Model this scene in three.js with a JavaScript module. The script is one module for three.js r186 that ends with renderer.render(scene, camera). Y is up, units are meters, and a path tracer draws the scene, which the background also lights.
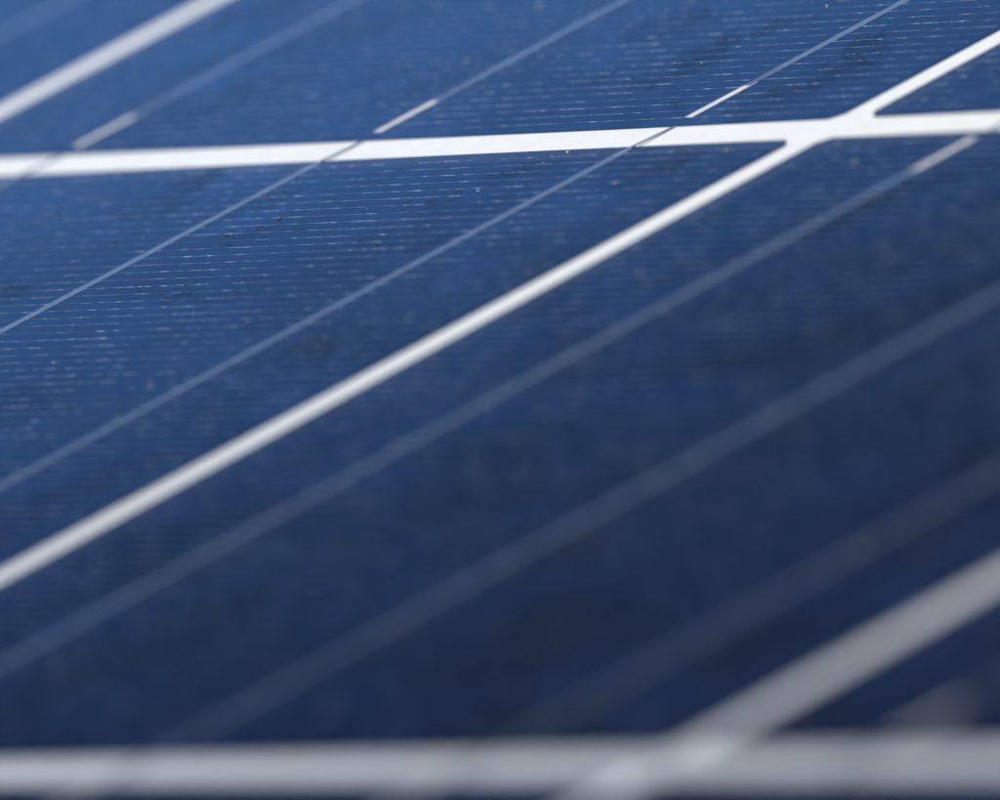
import * as THREE from 'three';
import { mergeGeometries } from 'three/addons/utils/BufferGeometryUtils.js';

// ---------------------------------------------------------------- camera
// panel axes: u (along the fingers) = +x, v (along the ribbons) = -z, normal = +y; MM = one millimetre
const MM = 0.001;
const CELL_Y = 0.0318;                                   // height of the silicon above the ground the frame lies on
const scene = new THREE.Scene();
const camera = new THREE.PerspectiveCamera(2.0169, 1.25, 0.1, 400);
{
  const w3 = (u, v, n) => new THREE.Vector3(u, n, -v);
  const right = w3(0.61184383, 0.72272158, -0.3214353);
  const down = w3(-0.01960806, -0.39239334, -0.91958849);
  const ahead = w3(-0.79073552, 0.56894726, -0.22591227);
  camera.matrixAutoUpdate = true;
  const m = new THREE.Matrix4().makeBasis(right, down.clone().negate(), ahead.clone().negate());
  camera.quaternion.setFromRotationMatrix(m);
  camera.position.copy(w3(1781.389, -1331.298, 500.361).multiplyScalar(MM)).add(new THREE.Vector3(0, CELL_Y, 0));
  camera.focus = 2.314;                                  // the ribbons at the far row of cells are sharp
  camera.userData.fStop = camera.getFocalLength() / 42;  // a 42 mm wide aperture
  camera.updateMatrixWorld(true);
}

// ---------------------------------------------------------------- sky, sun, exposure
const renderer = new THREE.WebGLRenderer({ antialias: true });
renderer.toneMapping = THREE.LinearToneMapping;
renderer.toneMappingExposure = 1.5;
renderer.shadowMap.enabled = true;
{
  const W = 256, H = 128, d = new Float32Array(W * H * 4);
  const horizon = [0.135, 0.36, 0.87], zenith = [0.03, 0.09, 0.26], land = [0.07, 0.08, 0.085];
  for (let j = 0; j < H; j++) {
    const el = ((j + 0.5) / H - 0.5) * Math.PI, s = Math.sin(el);
    const k = s > 0 ? Math.exp(-s / 0.28) : 1, g = Math.min(1, Math.max(0, -el / 0.05));
    for (let i = 0; i < W; i++) for (let c = 0; c < 3; c++) {
      const sky = zenith[c] + (horizon[c] - zenith[c]) * k;
      d[(j * W + i) * 4 + c] = sky * (1 - g) + land[c] * g;
    }
    for (let i = 0; i < W; i++) d[(j * W + i) * 4 + 3] = 1;
  }
  const sky = new THREE.DataTexture(d, W, H, THREE.RGBAFormat, THREE.FloatType);
  sky.mapping = THREE.EquirectangularReflectionMapping;
  sky.magFilter = sky.minFilter = THREE.LinearFilter;
  sky.needsUpdate = true;
  scene.background = sky;
  scene.environment = sky;
}
const sun = new THREE.DirectionalLight(new THREE.Color().setRGB(1, 0.935, 0.71), 3.8);
sun.position.set(0.409, 1, 0.912).multiplyScalar(14);  // hazy sun behind the camera, to its left
sun.shadow.radius = 3.3;
sun.castShadow = true;
sun.shadow.mapSize.set(2048, 2048);
Object.assign(sun.shadow.camera, { left: -9, right: 9, top: 9, bottom: -9, near: 0.1, far: 80 });
scene.add(sun, sun.target);

// ---------------------------------------------------------------- helpers
function rng(seed) { return () => { seed |= 0; seed = seed + 0x6D2B79F5 | 0; let t = Math.imul(seed ^ seed >>> 15, 1 | seed); t = t + Math.imul(t ^ t >>> 7, 61 | t) ^ t; return ((t ^ t >>> 14) >>> 0) / 4294967296; }; }
function lattice(seed, n) { const r = rng(seed), a = new Float32Array(n * n); for (let i = 0; i < a.length; i++) a[i] = r(); return a; }
function noise2(a, n, x, y) {
  const xi = Math.floor(x), yi = Math.floor(y), fx = x - xi, fy = y - yi, sx = fx * fx * (3 - 2 * fx), sy = fy * fy * (3 - 2 * fy);
  const g = (i, j) => a[((j % n + n) % n) * n + ((i % n + n) % n)];
  return (g(xi, yi) * (1 - sx) + g(xi + 1, yi) * sx) * (1 - sy) + (g(xi, yi + 1) * (1 - sx) + g(xi + 1, yi + 1) * sx) * sy;
}
const toS = (c) => Math.max(0, Math.min(255, Math.round(255 * (c <= 0.0031308 ? 12.92 * c : 1.055 * Math.pow(c, 1 / 2.4) - 0.055))));
function colourTexture(w, h, fn) {
  const d = new Uint8Array(w * h * 4);
  for (let j = 0; j < h; j++) for (let i = 0; i < w; i++) { const c = fn(i, j), k = (j * w + i) * 4; d[k] = toS(c[0]); d[k + 1] = toS(c[1]); d[k + 2] = toS(c[2]); d[k + 3] = c.length > 3 ? Math.max(0, Math.min(255, Math.round(c[3] * 255))) : 255; }
  const t = new THREE.DataTexture(d, w, h);
  t.colorSpace = THREE.SRGBColorSpace; t.magFilter = THREE.LinearFilter; t.minFilter = THREE.LinearMipmapLinearFilter; t.generateMipmaps = true;
  t.wrapS = t.wrapT = THREE.RepeatWrapping; t.needsUpdate = true;
  return t;
}
function mesh(name, geometry, material, parent) {
  const m = new THREE.Mesh(geometry, material);
  m.name = name; m.castShadow = m.receiveShadow = true;
  parent.add(m);
  return m;
}
const rgb = (r, g, b) => new THREE.Color().setRGB(r, g, b);
// a box given by its u, v and height ranges in millimetres
function slab(u0, u1, v0, v1, y0, y1) {
  const g = new THREE.BoxGeometry((u1 - u0) * MM, (y1 - y0) * MM, (v1 - v0) * MM);
  g.translate((u0 + u1) / 2 * MM, (y0 + y1) / 2 * MM, -(v0 + v1) / 2 * MM);
  return g;
}

// ---------------------------------------------------------------- the surface the module lies on
{
  const a = lattice(3, 64), b = lattice(4, 64);
  const t = colourTexture(512, 512, (i, j) => {
    const n = 0.5 * noise2(a, 64, i / 8, j / 8) + 0.5 * noise2(b, 64, i / 2.003, j / 2.003), k = 0.11 + 0.1 * n;
    return [k, k * 0.97, k * 0.92];
  });
  t.repeat.set(60, 60);
  const g = new THREE.PlaneGeometry(240, 240); g.rotateX(-Math.PI / 2);
  const m = mesh('ground', g, new THREE.MeshStandardMaterial({ map: t, roughness: 0.95 }), scene);
  m.userData.kind = 'structure';
}

// ---------------------------------------------------------------- materials of the module
const CELL = 156, PU = CELL + 4.91, PV = CELL + 5.71;
const siliconMaterials = [];
const marks = [
  // dark flecks and crystals seen in the photograph: cell column, cell row, u, v in millimetres from the crossing, half length, half width
  [-1, -1, -15, -6.6, 1.5, 1], [-1, -1, -14.9, -8.6, 1.7, 1.1], [-1, -1, -15.4, -10.5, 1.4, 0.9], [-1, -1, -18, -13, 2.2, 1.2], [-1, -1, -40.5, -9.2, 1.4, 0.9], [-1, -1, -42.4, -9.8, 0.9, 0.6],
  [-1, -1, -43.3, -16.3, 1.8, 0.8], [-1, -1, -45.2, -18.2, 1.5, 0.7], [-1, -1, -48.4, -17.6, 1, 0.6], [-1, -1, -19.7, -55.2, 2.6, 1.9], [-1, -1, -15.4, -57, 1.6, 1.2], [-1, -1, -3.6, -31.4, 2.2, 1.4], [-1, -1, -6.5, -35, 2.6, 1.6],
  [-1, -1, -89.1, -24.6, 1.2, 0.6], [-1, -1, -66.5, -22, 1.5, 0.7], [-1, -1, -68.8, -24.5, 2.2, 1], [-1, -1, -61, -22.4, 0.9, 0.6], [-1, -1, -60, -40, 2.4, 1.6], [-1, -1, -92, -36, 2, 1.3], [-1, -1, -33, -28, 3, 2],
  [-1, 0, -16, 13.1, 1.9, 0.8], [-1, 0, -16.5, 11.1, 1.5, 0.8], [-1, 0, -16.4, 15.8, 1.6, 0.7], [-1, 0, -17.6, 19.2, 1.3, 0.7], [-1, 0, -17.2, 22.2, 1.7, 0.8], [-1, 0, -20.5, 10, 1.7, 0.9], [-1, 0, -22, 24, 2.2, 1.3], [-1, 0, -14.5, 18, 1, 0.6],
  [-1, 0, -43, 27.8, 1.4, 0.8], [-1, 0, -43.2, 30.6, 1.2, 0.6], [-1, 0, -47.5, 25.8, 0.8, 0.5], [-1, 0, -46, 21, 2, 0.9], [-1, 0, -50, 15.8, 1.6, 0.6], [-1, 0, -56.6, 15.8, 2.1, 0.9], [-1, 0, -60.3, 33.8, 2, 1.1], [-1, 0, -34, 8, 1.2, 0.7],
  [0, -1, 61, -34.6, 3, 2], [0, -1, 71.3, -47.6, 14, 4.2], [0, -1, 72.8, -57.6, 13, 4], [0, -1, 60, -59, 9, 4], [0, -1, 40, -47, 5, 3], [0, 0, 8, 24, 1.6, 1], [0, 0, 12, 18, 1.4, 0.8],
];
function silicon(seed, own) {
  const N = own.length ? 1024 : 640, r = rng(seed), G = 17, seeds = [];
  for (let j = 0; j < G; j++) for (let i = 0; i < G; i++) {
    const q = r(), tone = 0.72 + 0.5 * r() + (q > 0.93 ? 0.35 : 0) - (q < 0.1 ? 0.3 : 0);
    seeds.push([(i + r()) / G, (j + r()) / G, tone, (r() - 0.5) * 0.25, 0.6 + 0.8 * r()]);
  }
  const a = lattice(seed + 7, 64), b = lattice(seed + 9, 128), wob = lattice(seed + 11, 64);
  const tones = new Float32Array(N * N), hues = new Float32Array(N * N);
  for (let j = 0; j < N; j++) for (let i = 0; i < N; i++) {
    const wx = (noise2(wob, 64, i / 14, j / 14) - 0.5) * 0.035, wy = (noise2(wob, 64, i / 14 + 31, j / 14 + 17) - 0.5) * 0.035;
    const x = (i + 0.5) / N + wx, y = (j + 0.5) / N + wy, ci = Math.floor(x * G), cj = Math.floor(y * G);
    let best = 9, s = seeds[0];
    for (let q = -1; q <= 1; q++) for (let p = -1; p <= 1; p++) {
      const k = seeds[((cj + q + G) % G) * G + (ci + p + G) % G];
      let dx = Math.abs(x - k[0]), dy = Math.abs(y - k[1]); dx = Math.min(dx, Math.abs(1 - dx)); dy = Math.min(dy, Math.abs(1 - dy));
      const d = dx * dx * k[4] + dy * dy / k[4];
      if (d < best) { best = d; s = k; }
    }
    let tone = s[2] * (0.86 + 0.28 * noise2(b, 128, i / 2.2, j / 2.2)) * (0.9 + 0.2 * noise2(a, 64, i / 30, j / 30));
    for (const [cu, cv, l, w] of own) {                   // crystals stretched across the view
      const dx = (i / N - cu) * CELL, dy = (j / N - cv) * CELL, p = (dx * 0.584 + dy * 0.812) / l, q = (dx * 0.812 - dy * 0.584) / w, d = p * p + q * q + (noise2(b, 128, i / 4, j / 4) - 0.5) * 0.8;
      if (d < 1) tone *= l > 5 ? 0.6 : 0.5;
    }
    tones[j * N + i] = tone; hues[j * N + i] = s[3];
  }
  const body = colourTexture(N, N, (i, j) => { const tone = tones[j * N + i], h = hues[j * N + i]; return [0.0016 * tone * (1 + h), 0.0132 * tone, 0.058 * tone * (1 - 0.3 * h), 0.13 * tone]; });
  body.wrapS = body.wrapT = THREE.ClampToEdgeWrapping;
  // the nitride coat: its gloss differs from crystal to crystal
  return new THREE.MeshPhysicalMaterial({ map: body, roughness: 0.08, specularIntensity: 1, specularIntensityMap: body, specularColor: rgb(0.2, 0.5, 1) });
}
const cellLeft = (c) => c * PU + 4.91 / 2, cellNear = (r) => r * PV + 5.71 / 2;
const special = new Map();
for (const [c, r] of [[-1, -1], [-1, 0], [0, -1], [0, 0]])
  special.set(c + ',' + r, silicon(101 + c * 7 + r * 13, marks.filter((m) => m[0] === c && m[1] === r).map(([, , u, v, l, w]) => [(u - cellLeft(c)) / CELL, (v - cellNear(r)) / CELL, l, w])));
for (let k = 0; k < 3; k++) siliconMaterials.push(silicon(500 + 31 * k, []));

// printed silver: bright grain with worn and thin stretches along every finger
const fingerMap = (() => {
  const a = lattice(21, 256), b = lattice(22, 256), r = rng(5), row = new Float32Array(128).map(() => r());
  return colourTexture(1024, 128, (i, j) => {
    const n = noise2(a, 256, i / 9 + row[j] * 97, j * 5.37), f = noise2(b, 256, i / 1.8 + row[j] * 55, j * 3.1);
    const k = 0.1 + 0.16 * n * n + 1.9 * Math.pow(Math.max(0, f - 0.38), 1.2) * Math.max(0, (n - 0.3) * 1.6);
    return [Math.min(0.95, k * 0.97), Math.min(0.95, k * 0.98), Math.min(0.95, k)];
  });
})();
const silverFinger = new THREE.MeshStandardMaterial({ map: fingerMap, roughness: 0.45, metalness: 0.45 });
const pasteMap = (() => { const a = lattice(31, 128), b = lattice(32, 128); return colourTexture(256, 64, (i, j) => { const k = 0.56 + 0.16 * noise2(a, 128, i / 3, j / 3) + 0.1 * noise2(b, 128, i / 1.1, j / 1.1); return [k, k * 0.97, k * 0.92]; }); })();
const silverPaste = new THREE.MeshStandardMaterial({ map: pasteMap, roughness: 0.6 });
const ribbonMap = (() => { const a = lattice(41, 128), b = lattice(42, 128); return colourTexture(1024, 16, (i, j) => { const k = 0.62 + 0.14 * noise2(a, 128, i / 11, j / 4) + 0.14 * noise2(b, 128, i / 2.2, j / 2); return [k, k * 0.92, k * 0.82]; }); })();
const tinnedRibbon = new THREE.MeshStandardMaterial({ map: ribbonMap, roughness: 0.12, metalness: 0.87 });
const bridgeRibbon = new THREE.MeshStandardMaterial({ color: rgb(0.16, 0.17, 0.2), roughness: 0.55, metalness: 0.3 });

const backsheetMap = (() => { const a = lattice(51, 128), b = lattice(52, 128); return colourTexture(1024, 1024, (i, j) => { const k = 0.83 + 0.05 * noise2(a, 128, i / 8, j / 8) - 0.04 * noise2(b, 128, i / 1.5, j / 1.5); return [k, k * 0.995, k * 0.98]; }); })();
const backsheetMaterial = new THREE.MeshStandardMaterial({ map: backsheetMap, roughness: 0.7 });
const aluminium = new THREE.MeshStandardMaterial({ color: rgb(0.62, 0.63, 0.65), roughness: 0.35, metalness: 0.85 });
const glassMaterial = new THREE.MeshPhysicalMaterial({ color: 0xffffff, transmission: 1, thickness: 0, ior: 1.5, roughness: 0.07, specularIntensity: 0.52 });

// ---------------------------------------------------------------- the module
const COLS = [-3, -2, -1, 0, 1, 2], ROWS = [-5, -4, -3, -2, -1, 0, 1, 2, 3, 4];
const U0 = COLS[0] * PU, U1 = (COLS.at(-1) + 1) * PU, V0 = ROWS[0] * PV, V1 = (ROWS.at(-1) + 1) * PV;
const panel = new THREE.Group();
panel.name = 'solar_panel';
panel.position.y = CELL_Y;
panel.userData = { label: 'blue polycrystalline solar panel with white gaps between its cells, seen very close', category: 'solar panel' };
scene.add(panel);

{ // white backsheet under the cells
  const g = slab(U0 - 14, U1 + 14, V0 - 20, V1 + 20, -0.8, -0.26), uv = g.attributes.uv, p = g.attributes.position;
  for (let i = 0; i < uv.count; i++) uv.setXY(i, p.getX(i) / 0.2, p.getZ(i) / 0.2);
  mesh('backsheet', g, backsheetMaterial, panel);
}
{ // aluminium frame, four rails with a lip over the glass
  const rail = (len) => {
    const s = new THREE.Shape(), P = [[-12, -31.8], [18, -31.8], [18, -30], [-10, -30], [-10, -3], [3, -3], [3, -1], [-10, -1], [-10, 0.9], [3, 0.9], [3, 1.9], [-11, 1.9], [-12, 0.9]];
    s.moveTo(P[0][0] * MM, P[0][1] * MM); for (const q of P.slice(1)) s.lineTo(q[0] * MM, q[1] * MM);
    const g = new THREE.ExtrudeGeometry(s, { depth: len * MM, bevelEnabled: false }); g.translate(0, 0, -len / 2 * MM); return g;
  };
  const long = rail(V1 - V0 + 64), short = rail(U1 - U0 + 27.9), cu = (U0 + U1) / 2, cv = (V0 + V1) / 2;
  for (const [g, u, v, turn] of [[long, U0 - 14, cv, 0], [long, U1 + 14, cv, Math.PI], [short, cu, V0 - 20, Math.PI / 2], [short, cu, V1 + 20, -Math.PI / 2]]) {
    const m = mesh('frame_rail', g, aluminium, panel);
    m.position.set(u * MM, 0, -v * MM); m.rotation.y = turn;
  }
}

const cellShape = (() => { // a wafer with slightly cut corners
  const s = new THREE.Shape(), L = CELL * MM, c = 1.3 * MM;
  s.moveTo(c, 0); s.lineTo(L - c, 0); s.lineTo(L, c); s.lineTo(L, L - c); s.lineTo(L - c, L); s.lineTo(c, L); s.lineTo(0, L - c); s.lineTo(0, c); s.closePath();
  const g = new THREE.ExtrudeGeometry(s, { depth: 0.2 * MM, bevelEnabled: false }), p = g.attributes.position, uv = g.attributes.uv;
  for (let i = 0; i < p.count; i++) uv.setXY(i, p.getX(i) / L, p.getY(i) / L);
  g.rotateX(-Math.PI / 2); g.translate(0, -0.2 * MM, 0);
  return g;
})();
const FINGERS = 77, FIRST = 1.9, STEP = (CELL - 2 * FIRST) / (FINGERS - 1);
function fingerGeometry(k, v) {
  const g = slab(1.2, CELL - 1.2, v - 0.048, v + 0.048, 0.004, 0.03), uv = g.attributes.uv, p = g.attributes.position;
  for (let i = 0; i < uv.count; i++) uv.setXY(i, p.getX(i) / 0.156, (k + 0.5) / 128);
  return g;
}
const fingerVariants = Array.from({ length: 24 }, (_, k) => fingerGeometry(k * 5, 0));
const fingerGrids = [0, 1].map((n) => mergeGeometries(Array.from({ length: FINGERS }, (_, k) => fingerGeometry((k + 37 * n) % 127, FIRST + k * STEP))));
const stripe = (u0, u1, v0, v1, y0, y1, du) => {
  const g = slab(u0, u1, v0, v1, y0, y1), uv = g.attributes.uv, p = g.attributes.position;
  for (let i = 0; i < uv.count; i++) uv.setXY(i, p.getZ(i) / 0.1 + du, p.getX(i) / 0.01);
  return g;
};
const BARE = 1.9, START = 10.2;
// tinned copper strip: solder leaves its edges and its crown a little uneven; one end is pressed flat, the other narrows over the cell edge
function ribbonStrip(u, v0, v1, up, du, seed) {
  const n = 150, a = lattice(seed, 64), pos = [], uv = [], idx = [];
  for (let i = 0; i <= n; i++) {
    const v = v0 + (v1 - v0) * i / n, s = up ? v - v0 : v1 - v, e = up ? v1 - v : v - v0;
    const flat = Math.min(1, s / 5), thin = Math.min(1, 0.35 + e / 3), x = i * 0.7;
    const l = (0.68 + 0.16 * (noise2(a, 64, x, 1) - 0.5)) * (0.85 + 0.15 * flat) * thin, r = (0.68 + 0.16 * (noise2(a, 64, x, 9) - 0.5)) * (0.85 + 0.15 * flat) * thin;
    const h = 0.05 + 0.06 * flat * (0.95 + 0.1 * noise2(a, 64, x * 0.6, 20));
    for (const [q, y] of [[-l, 0.036], [-l * 0.9, h], [0, h + 0.002 * (noise2(a, 64, x * 1.3, 33) - 0.5)], [r * 0.9, h], [r, 0.036]]) { pos.push((u + q) * MM, y * MM, -v * MM); uv.push(v / 100 + du, (u + q) / 10); }
  }
  for (let i = 0; i < n; i++) for (let j = 0; j < 4; j++) { const p = i * 5 + j; idx.push(p, p + 1, p + 5, p + 1, p + 6, p + 5); }
  for (const p of [0, n * 5]) idx.push(p, p + 1, p + 2, p, p + 2, p + 3, p, p + 3, p + 4);
  const g = new THREE.BufferGeometry();
  g.setAttribute('position', new THREE.Float32BufferAttribute(pos, 3)); g.setAttribute('uv', new THREE.Float32BufferAttribute(uv, 2)); g.setIndex(idx);
  const f = g.toNonIndexed(); f.computeVertexNormals();
  return f;
}
function ribbonSet(up, du) { // up: the ribbon leaves over the far edge of its cell; otherwise over the near edge
  return [26, 78, 130].map((u, k) => {
    const a = up ? [START, CELL - 0.4] : [0.4, CELL - START], bare = up ? [BARE, START + 1] : [CELL - START - 1, CELL - BARE];
    const ribbon = ribbonStrip(u, a[0], a[1], up, du + k * 0.37, 900 + k + (up ? 0 : 10));
    const paste = stripe(u - 0.62, u + 0.62, bare[0], bare[1], 0.003, 0.035, du + k * 0.11);
    const e0 = up ? CELL - 0.4 : 0.4, e1 = up ? CELL + 5.71 + 1 : -5.71 - 1;
    const bridge = slab(u - 0.17, u + 0.17, Math.min(e0, e1), Math.max(e0, e1), -0.06, 0.06), q = bridge.attributes.position;
    for (let i = 0; i < q.count; i++) { const v = -q.getZ(i) / MM; q.setY(i, q.getY(i) + (Math.abs(v - e0) < 0.01 ? 0.1 : -0.19) * MM); }
    bridge.computeVertexNormals();
    return { ribbon, paste, bridge };
  });
}
const ribbonSets = { up: ribbonSet(true, 0), down: ribbonSet(false, 0.53) };
const sharp = new Set(['-1,-1', '-1,0', '0,0']);
let serial = 0;
for (const r of ROWS) for (const c of COLS) {
  const key = c + ',' + r;
  const cell = mesh('solar_cell', cellShape, special.get(key) ?? siliconMaterials[(c * 5 + r * 7 + 100) % 3], panel);
  cell.position.set(cellLeft(c) * MM, 0, -cellNear(r) * MM);
  const up = (c + 100) % 2 === 1, top = r === ROWS.at(-1), bottom = r === ROWS[0];
  for (const { ribbon, paste, bridge } of ribbonSets[up ? 'up' : 'down']) {
    mesh('busbar', paste, silverPaste, cell);
    mesh('ribbon', ribbon, tinnedRibbon, cell);
    mesh('ribbon_bridge', bridge, bridgeRibbon, cell);
  }
  if (sharp.has(key)) for (let k = 0; k < FINGERS; k++) mesh('finger', fingerVariants[(k * 7 + serial) % 24], silverFinger, cell).position.z = -(FIRST + k * STEP) * MM;
  else mesh('finger_grid', fingerGrids[serial % 2], silverFinger, cell).userData.kind = 'stuff';
  serial++;
}
{ // cover glass
  const g = new THREE.PlaneGeometry((U1 - U0 + 34) * MM, (V1 - V0 + 46) * MM); g.rotateX(-Math.PI / 2);
  const m = mesh('cover_glass', g, glassMaterial, panel);
  m.position.set((U0 + U1) / 2 * MM, 0.5 * MM, -(V0 + V1) / 2 * MM);
}

{ // small dark crumbs of dirt stuck to the glass
  const r = rng(91), list = [];
  for (const [, , u, v, l, w] of marks) {
    if (l > 4) continue;
    for (let q = 0; q < 2 + 2 * l; q++) {
      const t = r() * 6.283, d = Math.sqrt(r()), p = Math.cos(t) * d * l * 1.1, o = Math.sin(t) * d * w * 1.1, k = 0.09 + 0.24 * r() * r();
      const g = new THREE.CylinderGeometry(k * 0.8 * MM, k * MM, 0.07 * MM, 7), a = g.attributes.position;
      for (let i = 0; i < a.count; i++) { const s = 0.75 + 0.5 * Math.abs(Math.sin(12.9898 * Math.round(Math.atan2(a.getZ(i), a.getX(i)) * 4) + q)); a.setX(i, a.getX(i) * s); a.setZ(i, a.getZ(i) * s); }
      g.translate((u + p * 0.584 + o * 0.812) * MM, 0.53 * MM, -(v + p * 0.812 - o * 0.584) * MM);
      list.push(g);
    }
  }
  mesh('dirt', mergeGeometries(list), new THREE.MeshStandardMaterial({ color: rgb(0.016, 0.02, 0.034), roughness: 1 }), panel).userData.kind = 'stuff';
}
{ // pale dust specks lying on the glass
  const r = rng(77), flake = new THREE.IcosahedronGeometry(1, 0), list = [];
  for (let i = 0; i < 420; i++) {
    const g = flake.clone(), k = 0.05 + 0.13 * Math.pow(r(), 3);
    g.scale(k * MM * (0.7 + r()), k * MM * 0.5, k * MM * (0.7 + r())); g.rotateY(r() * 6.28);
    g.translate((-230 + 480 * r()) * MM, (0.5 + k * 0.3) * MM, (190 - 280 * r()) * MM);
    list.push(g);
  }
  mesh('dust', mergeGeometries(list), new THREE.MeshStandardMaterial({ color: rgb(0.5, 0.48, 0.44), roughness: 1 }), panel).userData.kind = 'stuff';
}

// ---------------------------------------------------------------- what the glass mirrors: a dark open-sided shelter beyond the panel
{
  const shelter = new THREE.Group();
  shelter.name = 'open_shelter';
  shelter.userData = { label: 'dark open-sided shelter roof mirrored in the lower part of the panel glass', category: 'shelter' };
  const far = 12, eave = far * Math.tan(12.77 * Math.PI / 180) + CELL_Y;
  shelter.position.set(-0.8117 * far, 0, -0.5841 * far);
  shelter.rotation.y = Math.atan2(0.8117, 0.5841);       // its local +z looks back at the panel
  scene.add(shelter);
  const slate = new THREE.MeshPhysicalMaterial({ color: rgb(0.006, 0.0062, 0.007), roughness: 1, specularIntensity: 0.1 })  // black roofing felt;
  const wood = new THREE.MeshStandardMaterial({ color: rgb(0.06, 0.045, 0.035), roughness: 0.8 });
  const slope = 48 * Math.PI / 180, run = 5.2;
  const g = new THREE.BoxGeometry(11, 0.12, run / Math.cos(slope)); g.translate(0, 0.06, -run / Math.cos(slope) / 2); g.rotateX(slope); g.translate(0, eave, 0);
  mesh('roof', g, slate, shelter);
  for (const x of [-5, 5]) for (const z of [-0.6, -4.9]) {
    const h = eave - z * Math.tan(slope) - 0.02, p = new THREE.BoxGeometry(0.16, h, 0.16); p.translate(x, h / 2, z);
    mesh('post', p, wood, shelter);
  }
}

// ---------------------------------------------------------------- the wall behind the camera whose top edge shades the near cells
{
  const wall = new THREE.Group();
  wall.name = 'house_wall';
  wall.userData = { label: 'plastered wall behind the camera whose soft shadow edge falls on the near cells', category: 'wall' };
  const D = 6.5, top = (D - 0.22) / 0.912 + CELL_Y, cx = 0.409 * D / 0.912, cz = D;
  wall.position.set(cx, 0, cz);
  scene.add(wall);
  const a = lattice(61, 64), t = colourTexture(256, 256, (i, j) => { const k = 0.3 + 0.06 * noise2(a, 64, i / 4, j / 4); return [k, k * 0.94, k * 0.85]; });
  t.repeat.set(6, 3);
  const g = new THREE.BoxGeometry(14, top - 0.1, 0.3); g.translate(0, (top - 0.1) / 2, 0.15);
  mesh('wall_body', g, new THREE.MeshStandardMaterial({ map: t, roughness: 0.9 }), wall);
  const c = new THREE.BoxGeometry(14.06, 0.1, 0.36); c.translate(0, top - 0.05, 0.15);
  mesh('coping', c, new THREE.MeshStandardMaterial({ color: rgb(0.3, 0.29, 0.27), roughness: 0.9 }), wall);
}

renderer.render(scene, camera);
